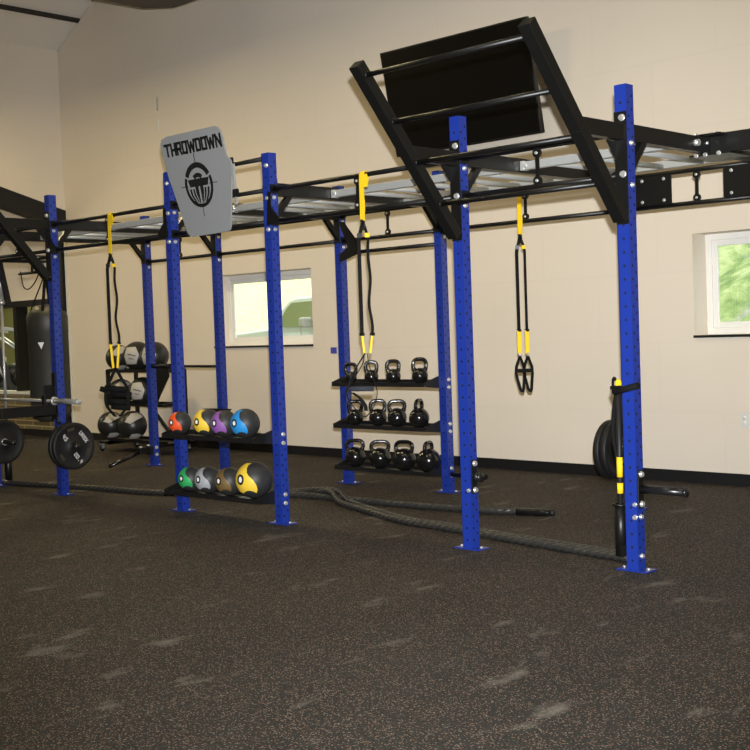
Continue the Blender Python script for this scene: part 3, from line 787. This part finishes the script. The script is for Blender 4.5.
for x, y, z, r, pn, lab in (
    (-9.19, 2.77, z1, .163, [toppanel, lowpanel], 'medicine ball with grey top panel at left end of the rack top'),
    (-8.78, 2.77, z1, .180, [panel], 'medicine ball with large printed grey panel, middle of the rack top'),
    (-8.42, 2.77, z1, .176, [panel], 'medicine ball at the right end of the rack top, behind a blue post'),
    (-9.10, 2.72, z2, .163, [toppanel, lowpanel], 'medicine ball on the middle rack row behind hanging black handles'),
    (-8.62, 2.72, z2, .175, [panel], 'medicine ball on the middle rack row with printed grey side panel'),
    (-9.17, 2.60, z3, .168, [toppanel, lowpanel], 'medicine ball at the left of the lowest rack row, grey on top'),
    (-8.70, 2.60, z3, .176, [toppanel, lowpanel], 'medicine ball on the lowest rack row just left of the blue post')):
    med_ball(x, y, z+r, r, pn, lab)

# ------------------------------------------------------------------ plates, barbells
def text_mesh(b, txt, size, origin, ux, uz, nrm, t=.0015):
    LT = {'4': [(.7, 0, .7, 1), (0, .4, .7, .4), (0, .4, 0, 1), (.7, .4, 1, .4)], '5': [(1, 1, 0, 1), (0, 1, 0, .55), (0, .55, 1, .55), (1, .55, 1, 0), (1, 0, 0, 0)],
          '2': [(0, 1, 1, 1), (1, 1, 1, .5), (1, .5, 0, .5), (0, .5, 0, 0), (0, 0, 1, 0)], '0': [(0, 0, 0, 1), (1, 0, 1, 1), (0, 1, 1, 1), (0, 0, 1, 0)],
          '.': [(.4, 0, .6, 0)], 'U': [(0, 1, 0, 0), (0, 0, 1, 0), (1, 0, 1, 1)], 'R': [(0, 0, 0, 1), (0, 1, 1, 1), (1, 1, 1, .5), (0, .5, 1, .5), (.5, .5, 1, 0)],
          'B': [(0, 0, 0, 1), (0, 1, .9, 1), (1, 1, 1, 0), (0, .5, 1, .5), (0, 0, .9, 0)], 'X': [(0, 0, 1, 1), (0, 1, 1, 0)], 'E': [(0, 0, 0, 1), (0, 1, 1, 1), (0, .5, .9, .5), (0, 0, 1, 0)], 'N': [(0, 0, 0, 1), (1, 0, 1, 1), (0, 1, 1, 0)]}
    ux, uz, nrm = V(ux).normalized(), V(uz).normalized(), V(nrm).normalized()
    w_ = size*.6; adv = size*.95; tot = adv*len(txt)-(adv-w_); x = -tot/2
    for ch in txt:
        for (a, c, d, e) in LT[ch]:
            p0 = V(origin)+ux*(x+a*w_)+uz*((c-.5)*size); p1 = V(origin)+ux*(x+d*w_)+uz*((e-.5)*size)
            dd = (p1-p0).normalized(); n = dd.cross(nrm); k = size*.085
            b.prism([p0-dd*k+n*k, p1+dd*k+n*k, p1+dd*k-n*k, p0-dd*k-n*k], nrm*t)
        x += adv
def weight_plate(loc, R, th, s, label, lettered, ang=0):
    """disc whose axis is world X; s = side the face looks to"""
    t = thing('weight_plate', label, 'weight plate', loc, 0, 'weight plates stored on the rig pegs')
    b = MB(); prof = [(.026, -th/2), (.048, -th/2), (.056, -th*.3), (R*.80, -th*.3), (R*.86, -th/2), (R*.97, -th/2), (R, -th*.35), (R, th*.35), (R*.97, th/2), (R*.86, th/2), (R*.80, th*.3), (.056, th*.3), (.048, th/2), (.026, th/2)]
    b.lathe(prof, (0, 0, 0), (1, 0, 0), 48, closed=True); b.build('plate_disc', M['rubber'], t)
    b = MB(); b.lathe([(.025, -th*.52), (.034, -th*.52), (.034, th*.52), (.025, th*.52)], (0, 0, 0), (1, 0, 0), 24, closed=True); b.build('hub_ring', M['chrome'] if not lettered else M['black'], t)
    if lettered:
        fx = s*th*.3
        rd = V((0, math.cos(-.93), math.sin(-.93))); up = V((0, math.cos(.64), math.sin(.64)))
        for tx, pos in (('URBX', up*.60), ('45', rd*-.55-up*.10), ('20.4', rd*.54-up*.16)):
            b = MB(); text_mesh(b, tx, R*.15, V((fx, 0, 0))+pos*R, rd, up, (s, 0, 0)); b.build('plate_lettering', M['white'], t)
        for k, a in enumerate((ang+1.75, ang-.42, ang-2.5)):
            b = MB(); p_ = V((fx, math.cos(a)*R*.72, math.sin(a)*R*.72)); tg = V((0, -math.sin(a), math.cos(a)))
            b.beam(p_-tg*.035, p_+tg*.035, .003, .028, side=(1, 0, 0)); b.build('grip_opening', M['bag'], t)
    return t
weight_plate((-5.925, 0, .458), .215, .045, 1, 'black weight plate closest to the left front post, hidden behind the lettered one', False)
weight_plate((-5.862, 0, .458), .215, .045, 1, 'black weight plate with white 45 and 20.4 lettering on the left front post', True, .0)
weight_plate((-7.12, 0, .445), .215, .045, 1, 'black weight plate at the left edge of the photo, behind a steel pole', False)
weight_plate((-1.305, W, .445), .225, .05, -1, 'black weight plate next to the back post, behind the right front post', False)
weight_plate((-1.365, W, .445), .225, .05, -1, 'black weight plate outermost on the peg behind the right front post', False)

def barbell(name, p0, d, L_, label):
    t = thing(name, label, 'barbell', p0); d = V(d).normalized(); z = V((0, 0, 0))
    MB().cyl(z+d*.40, z+d*(L_-.40), .014, 16).build('bar_shaft', M['chrome'], t)
    for a, s in ((z, 1), (z+d*L_, -1)):
        b = MB(); b.cyl(a, a+d*s*.41, .025, 20); b.build('bar_sleeve', M['chrome'], t)
        b = MB(); b.lathe([(.02, 0), (.038, 0), (.038, .03), (.02, .03)], a+d*s*.40, d*s, 20, closed=True); b.build('sleeve_collar', M['zinc'], t); b = MB(); b.lathe([(0, -.004), (.02, -.004), (.027, .0), (.027, .012), (.02, .016)], a, d*s, 20); b.build('sleeve_cap', M['zinc'], t)
    return t
barbell('barbell', (-5.56, -.105, .875), (-1, 0, 0), 2.2, 'steel barbell racked level across the posts at the left edge')
barbell('barbell', (-7.235, .10, .03), (.01, 0, 1), 2.2, 'bright steel barbell standing upright in a black tube at the left edge')
# upright tubes
def tube_holder(x, y, z0, z1, label, r=.034):
    t = thing('barbell_tube', label, 'barbell holder', (x, y, 0))
    b = MB(); b.lathe([(r-.004, z1), (r, z1), (r, z0), (0, z0), (0, z0+.006), (r-.004, z0+.006)], n=20, closed=False); b.lathe([(r, z1-.012), (r+.012, z1-.012), (r+.012, z1), (r-.004, z1)], n=20)
    b.build('tube_body', M['black'], t)
    return t
th_ = tube_holder(-.078, -.0, .075, .375, 'black tube holder bolted beside the foot of the right front post')
MB().b2((-.0, -.03, .08), (.05, .03, .14)).build('mounting_foot', M['black'], th_)
tube_holder(-7.235, .10, .0, .36, 'black tube holder on the floor at the left edge of the photo', .036)
# hooks + spotter arm
for x in (X1, X0):
    t = thing('bar_hook', 'black steel bar hook on the %s front post' % ('left' if x == X1 else 'cut off leftmost'), 'bar hook', (x, -.04, .90))
    b = MB(); b.b2((-.03, -.012, -.12), (.03, 0, .23)); b.b2((-.04, -.10, -.05), (-.03, 0, .12)); b.b2((-.03, -.11, -.065), (.03, -.012, -.045)); b.b2((-.03, -.125, -.065), (.03, -.113, .03)); b.build('hook_body', M['black'], t, bevel=.003)
    t = thing('spotter_arm', 'black steel spotter arm sticking out from the %s front post' % ('left' if x == X1 else 'cut off leftmost'), 'spotter arm', (x, -.04, .795))
    MB().b2((-.035, -.56, -.05), (.035, -.015, .045)).build('arm_beam', M['black'], t, bevel=.004)
    b = MB(); b.b2((-.045, -.014, -.09), (.045, 0, .07)); b.build('mounting_plate', M['black'], t)
    MB().cyl((.045, -.03, -.05), (.09, -.02, -.13), .012, 10).build('locking_pin', M['black'], t)
# landmine at back-left post
lm = thing('landmine_pivot', 'short steel landmine sleeve angled to the floor at a back left post', 'landmine', (X0, W, 0))
b = MB(); b.b2((-.06, -.07, .12), (.03, -.04, .22)); b.box((-.07, -.11, .17), (.07, .10, .07)); b.build('pivot_block', M['black'], lm, bevel=.004)
MB().cyl((-.07, -.13, .16), (-.035, -.57, .045), .021, 16).build('landmine_sleeve', M['blackgloss'], lm)
for p_, a_ in (((.039, 0, .20), (1, 0, 0)), ((.039, 0, .12), (1, 0, 0)), ((-.07, -.13, .205), (0, 0, 1)), ((-.03, -.06, .22), (0, 0, 1))): bolt(p_, a_, .016, lm, 'pivot_bolt')

# ------------------------------------------------------------------ suspension straps
def strap(x, y, zt, zs, lw, label, handles, lower, wave=.0, cradle=False):
    """zt anchor height, zs=(fork z, yellow top, yellow bottom)"""
    t = thing('suspension_strap', label, 'suspension trainer', (x, y, 0), 0, 'suspension trainers hung from the rig')
    fork, y0, y1 = zs
    yf_ = -.028; sd = rr.normalized(); sd = V((sd.x, sd.y, 0)).normalized()
    # anchor wrapped round the bar
    b = MB(); b.ribbon([(0, .022, zt-.03), (0, .024, zt), (0, .012, zt+.021), (0, -.012, zt+.021), (0, -.024, zt), (0, -.026, zt-.05), (0, yf_, fork+.08), (0, yf_, fork+.02)], .042, .005, (1, 0, 0))
    b.ribbon([(.03, -.03, zt+.0), (.045, -.032, zt-.05), (.035, -.032, zt-.09)], .05, .005, (1, 0, 0)) if not cradle else None
    b.ribbon([(.012, -.03, fork+.16), (.016, -.034, fork+.10), (.004, -.032, fork+.02)], .03, .006, (1, 0, 0))
    an = b.build('anchor_strap', M['yellow'], t)
    b = MB(); b.cyl((-.014, yf_, fork+.02), (.014, yf_, fork+.02), .012, 10); b.tube([V((math.cos(a)*.016, yf_, fork-.01+math.sin(a)*.03)) for a in [2*PI*k/14 for k in range(14)]], .005, 8, closed=True)
    b.build('carabiner', M['black'], t)
    for s in (-1, 1):
        dx = sd*(.032*s)
        pts = []
        n = 26
        for k in range(n+1):
            tt = k/n; z = fork+.01+(y0-fork-.01)*tt
            w_ = wave*math.sin(tt*14+s)*(.3+tt) if s > 0 else 0
            q = dx*min(1, tt*7)*(1 if tt < .9 else 1)
            pts.append(V((q.x+w_*sd.x, q.y+yf_+w_*sd.y, z)))
        MB().ribbon(pts, .026 if s < 0 else .02, .006, sd).build('webbing', M['web'], t)
        b = MB(); q = pts[3]; b.box(q, (.032, .012, .03), Matrix.Rotation(.6, 3, 'Z')); b.build('length_tag', M['yellow'] if s > 0 else M['black'], t)
        b = MB(); q = pts[-1]; b.box(q, (.036, .014, .02)); b.build('buckle', M['black'], t)
        b = MB(); e = V((dx.x, dx.y+yf_, y1)) + sd*(lower*s)
        b.ribbon([q, e], lw, .004, sd); b.build('lower_strap', M['yellow'], t)
        handles(t, e, s, sd)
    return t
def cradle_h(t, e, s, sd):
    b = MB(); b.cyl(e+V((0, 0, .01)), e-V((0, 0, .02)), .01, 8); b.build('cradle_ring', M['chrome'], t)
    z = e.z-.02; pts = [(0, 0), (-.034, -.10), (-.036, -.13), (0, -.24), (.012, -.28)]
    b = MB()
    for sg_ in (-1, 1):
        P = [e+V((0, 0, -.02)), e+sd*(.03*sg_)+V((0, 0, -.10)), e+sd*(.034*sg_)+V((0, 0, -.16)), e+sd*(.012*sg_+.01*1)+V((0, 0, -.29)), e+sd*.012+V((0, 0, -.31))]
        b.ribbon(P, .022, .016, sd)
    b.beam(e+sd*-.03+V((0, 0, -.135)), e+sd*.03+V((0, 0, -.135)), .02, .03)
    b.build('foot_cradle', M['web'], t)
def handle_side(t, e, s, sd): return None
def loops(t, e, s, sd):
    if s > 0: return
    # crossed foam handles below the straps
    c = e+V((0, 0, -.0))
    g0 = c+V((0, 0, -.245))-sd*.03
    b = MB(); b.cyl(g0-sd*.075+V((0, 0, .004)), g0+sd*.085, .018, 14); h = b.build('foam_grip', M['foam'], t)
    b = MB()
    b.ribbon(smooth_path([c, c-sd*.02+V((0, 0, -.08)), g0-sd*.085+V((0, 0, .02)), g0-sd*.10+V((0, 0, -.04)), g0-sd*.05+V((0, 0, -.13)), g0+sd*.015+V((0, 0, -.19)), g0+sd*.07+V((0, 0, -.14)), g0+sd*.105+V((0, 0, -.05)), g0+sd*.10+V((0, 0, .02)), c+sd*.03+V((0, 0, -.09)), c+sd*.02]), .018, .006, (sd.y, -sd.x, 0))
    b.build('handle_loop', M['web'], t)
    b = MB(); b.ribbon(smooth_path([c+sd*.005, c-sd*.06+V((0, -.02, -.12)), g0-sd*.09+V((0, -.03, -.02))]), .012, .006, sd)
    b.ribbon(smooth_path([g0-sd*.05+V((0, -.02, -.02)), g0+V((0, -.02, -.06)), g0+sd*.035+V((0, -.02, -.11)), g0+sd*.04+V((0, -.02, -.15))]), .026, .014, sd)
    b.build('handle_strap', M['web'], t)
def loops_bundle(t, e, s, sd):
    if s > 0: return
    c = e+sd*.02; b = MB()
    for a in (-1, 1):
        b.ribbon(smooth_path([c, c+sd*(.05*a)+V((0, 0, -.10)), c+sd*(.09*a)+V((0, 0, -.18)), c+sd*(.09*a)+V((0, 0, -.32)), c+sd*(.02*a)+V((0, 0, -.42))]), .028, .010, sd)
    b.build('handle_loop', M['web'], t)
    b = MB()
    for dz, dy in ((-.17, -.02), (-.22, .03), (-.28, -.01), (-.33, .02)): b.cyl(c-sd*(.10+dz*.1)+V((0, dy, dz)), c+sd*(.11+dz*.05)+V((0, dy, dz-.02)), .026, 14)
    b.build('foam_grip', M['web'], t)
    for q in (-1, 1): MB().cyl(c+sd*(.085*q)+V((0, -.03, -.16)), c+sd*(.10*q)+V((0, -.03, -.20)), .026, 12).build('grip_end_cap', M['web'], t)
strap(-5.09, 0, ZU, (2.13, 1.385, 1.17), .020, 'yellow and black suspension strap hanging left, in front of the ball rack', loops_bundle, -.014, .010)
strap(-2.045, 0, ZU, (2.15, 1.395, 1.265), .015, 'yellow and black suspension strap with foam grip before the kettlebell shelves', loops, -.012, .008)
strap(-2.15, W-.0, ZU, (2.12, 1.375, 1.185), .034, 'yellow and black suspension strap with twin foot cradles, rightmost of three', cradle_h, 0, 0, True)

# punching bag
BX, BY = -7.08, .52
pbg = thing('punching_bag', 'dark grey heavy punching bag hanging behind the left front post', 'punching bag', (BX, BY, 0))
b = MB(); R_ = .2
b.lathe([(0, .60), (R_*.6, .61), (R_*.93, .65), (R_, .70), (R_, 1.50), (R_*1.015, 1.505), (R_*1.015, 1.66), (R_*.96, 1.70), (R_*.55, 1.78), (0, 1.79)], n=32); b.build('bag_body', M['bag'], pbg)
b = MB()
for k in range(4):
    a = PI/4+k*PI/2; b.ribbon([(math.cos(a)*R_*.97, math.sin(a)*R_*.97, 1.66), (math.cos(a)*.02, math.sin(a)*.02, 2.06)], .03, .006, (-math.sin(a), math.cos(a), 0))
b.build('bag_strap', M['web'], pbg)
b = MB(); b.tube([V((0, math.cos(a)*.025, 2.09+math.sin(a)*.035)) for a in [2*PI*k/14 for k in range(14)]], .007, 8, closed=True); b.cyl((0, 0, 2.12), (0, 0, 2.20), .012, 8); b.box((0, 0, 2.19), (.07, .05, .03)); b.build('swivel', M['zinc'], pbg)
d_ = (CAM-V((BX, BY, 1.3))); d_.z = 0; d_.normalize(); s_ = V((-d_.y, d_.x, 0))
b = MB(); c_ = d_*(R_+.002)+V((0, 0, 1.38))-s_*.07
q_ = [c_-s_*.03+V((0, 0, .03)), c_+s_*.03+V((0, 0, .03)), c_+V((0, 0, -.04))]
b.prism([p_-d_*.008 for p_ in q_], d_*.009); b.build('logo_patch', M['plate'], pbg)
# hanger beam carrying the bag and cluttered grips at the left edge
b = MB(); b.b2((BX-.03, -.02, 2.205), (BX+.03, .66, 2.232)); b.b2((BX-.02, .60, 2.23), (BX+.02, .64, 2.46)); part(b, 'bag_hanger_beam')
b = MB(); b.beam((-7.17, .06, 2.27), (-7.17, .15, 1.80), .05, .045, side=(1, 0, 0)); part(b, 'angled_grip_arm')
b = MB(); b.cyl((-7.20, .3, 2.23), (-6.5, .3, 2.23), .016, 12); b.cyl((-7.20, .3, 2.10), (-6.62, .3, 2.10), .014, 12); b.cyl((-6.95, .3, 2.10), (-6.95, .3, 2.23), .012, 10); b.cyl((-6.66, .3, 2.10), (-6.66, .3, 2.23), .012, 10)
for x in (-7.1, -6.56): b.beam((x, 0, 2.24), (x, .3, 2.23), .03, .012, side=(1, 0, 0))
part(b, 'multi_grip_bar')
t = tag(MB().tube(smooth_path([(-7.12, .27, 2.12), (-7.06, .26, 1.97), (-6.96, .26, 1.94), (-6.84, .26, 2.0), (-6.74, .27, 2.12)]), .006, 8).build('cord_loop', M['web']), 'thin black cord loop draped on the grip bar at upper left', 'cord')

# rip trainer stick + cord on the right front post
rt_ = thing('resistance_stick', 'black stick with yellow bands standing in the tube by the right front post', 'training stick', (-.078, 0, .09))
MB().cyl((0, 0, 0), (.008, -.0, .98), .0165, 14).build('stick', M['rubber'], rt_)
b = MB(); b.cyl((.008, 0, .93), (.009, 0, .985), .019, 14); b.sphere((.009, 0, .985), .019, 12); b.build('yellow_tip', M['yellow'], rt_); b = MB()
b.cyl((.003, 0, .44), (.0042, 0, .555), .0178, 14); b.build('yellow_band', M['yellow'], rt_); b = MB(); b.cyl((.0025, 0, .345), (.0032, 0, .405), .0178, 14); b.build('yellow_band', M['yellow'], rt_)
rc = thing('exercise_band', 'black resistance cord with foam handle looped over a hook by the right post', 'resistance cord', (-.085, .045, 0))
sdv = V((1, 0, 0))
def lp(p): return V((0, -.01, 0))+sdv*(p[0]*(.6 if p[0] < 0 else .75))+V((0, 0, p[1]))
b = MB(); b.tube(smooth_path([lp(p) for p in [(.02, 1.06), (-.02, 1.03), (-.055, .95), (-.085, .80), (-.06, .68), (-.02, .57), (.025, .50), (.065, .56), (.06, .70), (.035, .84), (.02, .95), (.035, 1.05)]]), .013, 8)
b.tube(smooth_path([lp(p) for p in [(-.0, 1.07), (-.04, .98), (-.03, .85), (-.04, .72), (-.005, .58), (.04, .60), (.045, .75), (.02, .9), (.01, 1.04)]]), .012, 8); b.build('cord', M['web'], rc)
b = MB(); b.cyl(lp((.05, 1.025))+V((0, -.12, 0)), lp((.27, 1.065))+V((0, -.12, 0)), .019, 14); b.build('foam_grip', M['web'], rc)
b = MB(); b.tube(smooth_path([lp((.0, 1.05)), lp((-.01, 1.10))+V((0, -.04, 0)), lp((.03, 1.08))+V((0, -.10, 0)), lp((.05, 1.03))+V((0, -.12, 0))]), .008, 8); b.build('wrist_loop', M['web'], rc)
b = MB(); b.b2((-.06, -.10, 1.04), (-.02, -.03, 1.06)); part(b, 'cord_hook')

# ------------------------------------------------------------------ battle ropes
def rope(pts, r, label, name='battle_rope', grip_end=True):
    P = smooth_path(pts, 14); L_ = [0]
    for a, c in zip(P, P[1:]): L_.append(L_[-1]+(c-a).length)
    tot = L_[-1]; n = int(tot/.014); Q = []; j = 0
    for i in range(n+1):
        s = tot*i/n
        while j < len(L_)-2 and L_[j+1] < s: j += 1
        k = (s-L_[j])/max(1e-9, L_[j+1]-L_[j]); Q.append(P[j].lerp(P[j+1], k))
    b = MB(); K = 24; rings = []
    for i, q in enumerate(Q):
        d = (Q[min(i+1, n)]-Q[max(i-1, 0)]).normalized(); a = d.cross(V((0, 0, 1))).normalized(); c = a.cross(d)
        ph = tot*i/n*2*PI/.20
        ring = []
        for k in range(K):
            th = 2*PI*k/K; lob = abs(math.cos(1.5*(th-ph)))
            ring.append(b.bm.verts.new(q+(a*math.cos(th)+c*math.sin(th))*r*(.50+.50*lob**.55)))
        rings.append(ring)
    for A_, B_ in zip(rings, rings[1:]):
        for k in range(K):
            fc = b._f([A_[k], A_[(k+1) % K], B_[(k+1) % K], B_[k]]); fc.smooth = True
    b._f(rings[0][::-1]); b._f(rings[-1])
    t = thing(name, label, 'battle rope', (0, 0, 0))
    b.build('rope', M['rope'], t)
    if grip_end:
        d = (Q[-1]-Q[-6]).normalized()
        MB().tube([Q[-1]-d*.02, Q[-1]+d*.16, Q[-1]+d*.22, Q[-1]+d*.24], [r*1.05, r*1.0, r*.95, r*.7], 14).build('rope_grip', M['blackgloss'], t)
        MB().lathe([(0, 0), (r*.9, .0), (r*.9, .03), (0, .035)], Q[-1]+d*.24, d, 12).build('rope_end_cap', M['rubber'], t)
    return t
M['rope'] = mat('black_poly_rope', S(46, 46, 44), .35, 0, .2, 80)
rope([(-8.2, -.05, .027), (-7.216, .06, .027), (-6.6, .2, .027), (-5.947, .31, .027), (-5.183, .42, .027), (-4.5, .75, .027), (-3.892, .97, .027), (-3.3, 1.02, .027), (-2.783, 1.04, .027), (-2.04, 1.127, .027), (-1.74, 1.22, .027)], .027,
     'black twisted battle rope running along the floor to a free taped end')
rope([(-4.5, .90, .026), (-3.95, 1.12, .026), (-3.55, 1.0, .075), (-3.289, .86, .026), (-2.8, .66, .026), (-2.249, .459, .026), (-1.75, .39, .026), (-1.203, .30, .026), (-.652, .215, .026), (-.3, .17, .026), (-.1, .12, .03)], .026,
     'black twisted battle rope ending at the foot of the right front post', grip_end=False)
rope([(-4.15, 1.13, .026), (-3.6, 1.09, .075), (-3.25, .93, .026), (-2.8, .73, .026), (-2.249, .525, .026), (-1.75, .45, .026), (-1.203, .365, .026), (-.652, .285, .026), (-.3, .24, .026), (-.05, .18, .03)], .026,
     'second strand of black battle rope doubled beside the one anchored at the right post', grip_end=False)

# ------------------------------------------------------------------ gym machines seen through the far-left opening
def machine(x, y, rz, label):
    t = thing('weight_machine', label, 'weight machine', (x, y, 0), rz)
    b = MB(); b.beam((-.5, -.3, .04), (-.5, .3, .04), .06, .06); b.beam((.5, -.3, .04), (.5, .3, .04), .06, .06); b.beam((-.5, 0, .05), (.5, 0, .05), .06, .06)
    b.beam((-.4, 0, .05), (-.35, 0, 1.7), .07, .07); b.beam((.3, 0, .05), (-.35, 0, 1.3), .06, .06); b.beam((-.35, 0, 1.68), (.15, 0, 1.6), .06, .06); b.beam((.3, 0, .05), (.35, 0, .9), .06, .06)
    b.build('machine_frame', M['silver'], t, bevel=.004)
    MB().box((.2, 0, .55), (.4, .34, .08)).build('seat', M['purple'], t, bevel=.02)
    MB().box((-.12, 0, .98), (.1, .34, .75), Matrix.Rotation(-.3, 3, 'Y')).build('backrest', M['purple'], t, bevel=.02)
    for s in (-1, 1):
        b = MB(); b.cyl((-.15, s*.28, 1.5), (.3, s*.30, 1.15), .02, 10); b.cyl((.3, s*.30, 1.15), (.3, s*.30, .95), .03, 12); b.build('press_arm', M['silver'], t)
        b = MB(); b.lathe([(.02, -.02), (.2, -.02), (.2, .02), (.02, .02)], (.12, s*.38, .86), (0, 1, 0), 24, closed=True); b.build('disc_weight', M['black'], t)
        MB().lathe([(0, -.025), (.06, -.025), (.06, .025), (0, .025)], (.12, s*.38, .86), (0, 1, 0), 16).build('weight_hub', M['chrome'], t)
    return t
machine(-15.75, 4.75, .4, 'grey and silver weight machine left of the dark window post in the next room')
machine(-14.35, 4.15, 1.2, 'dark grey weight machine nearest the opening in the next room')
machine(-13.6, 4.9, -.3, 'grey and silver weight machine right of the dark window post in the next room')
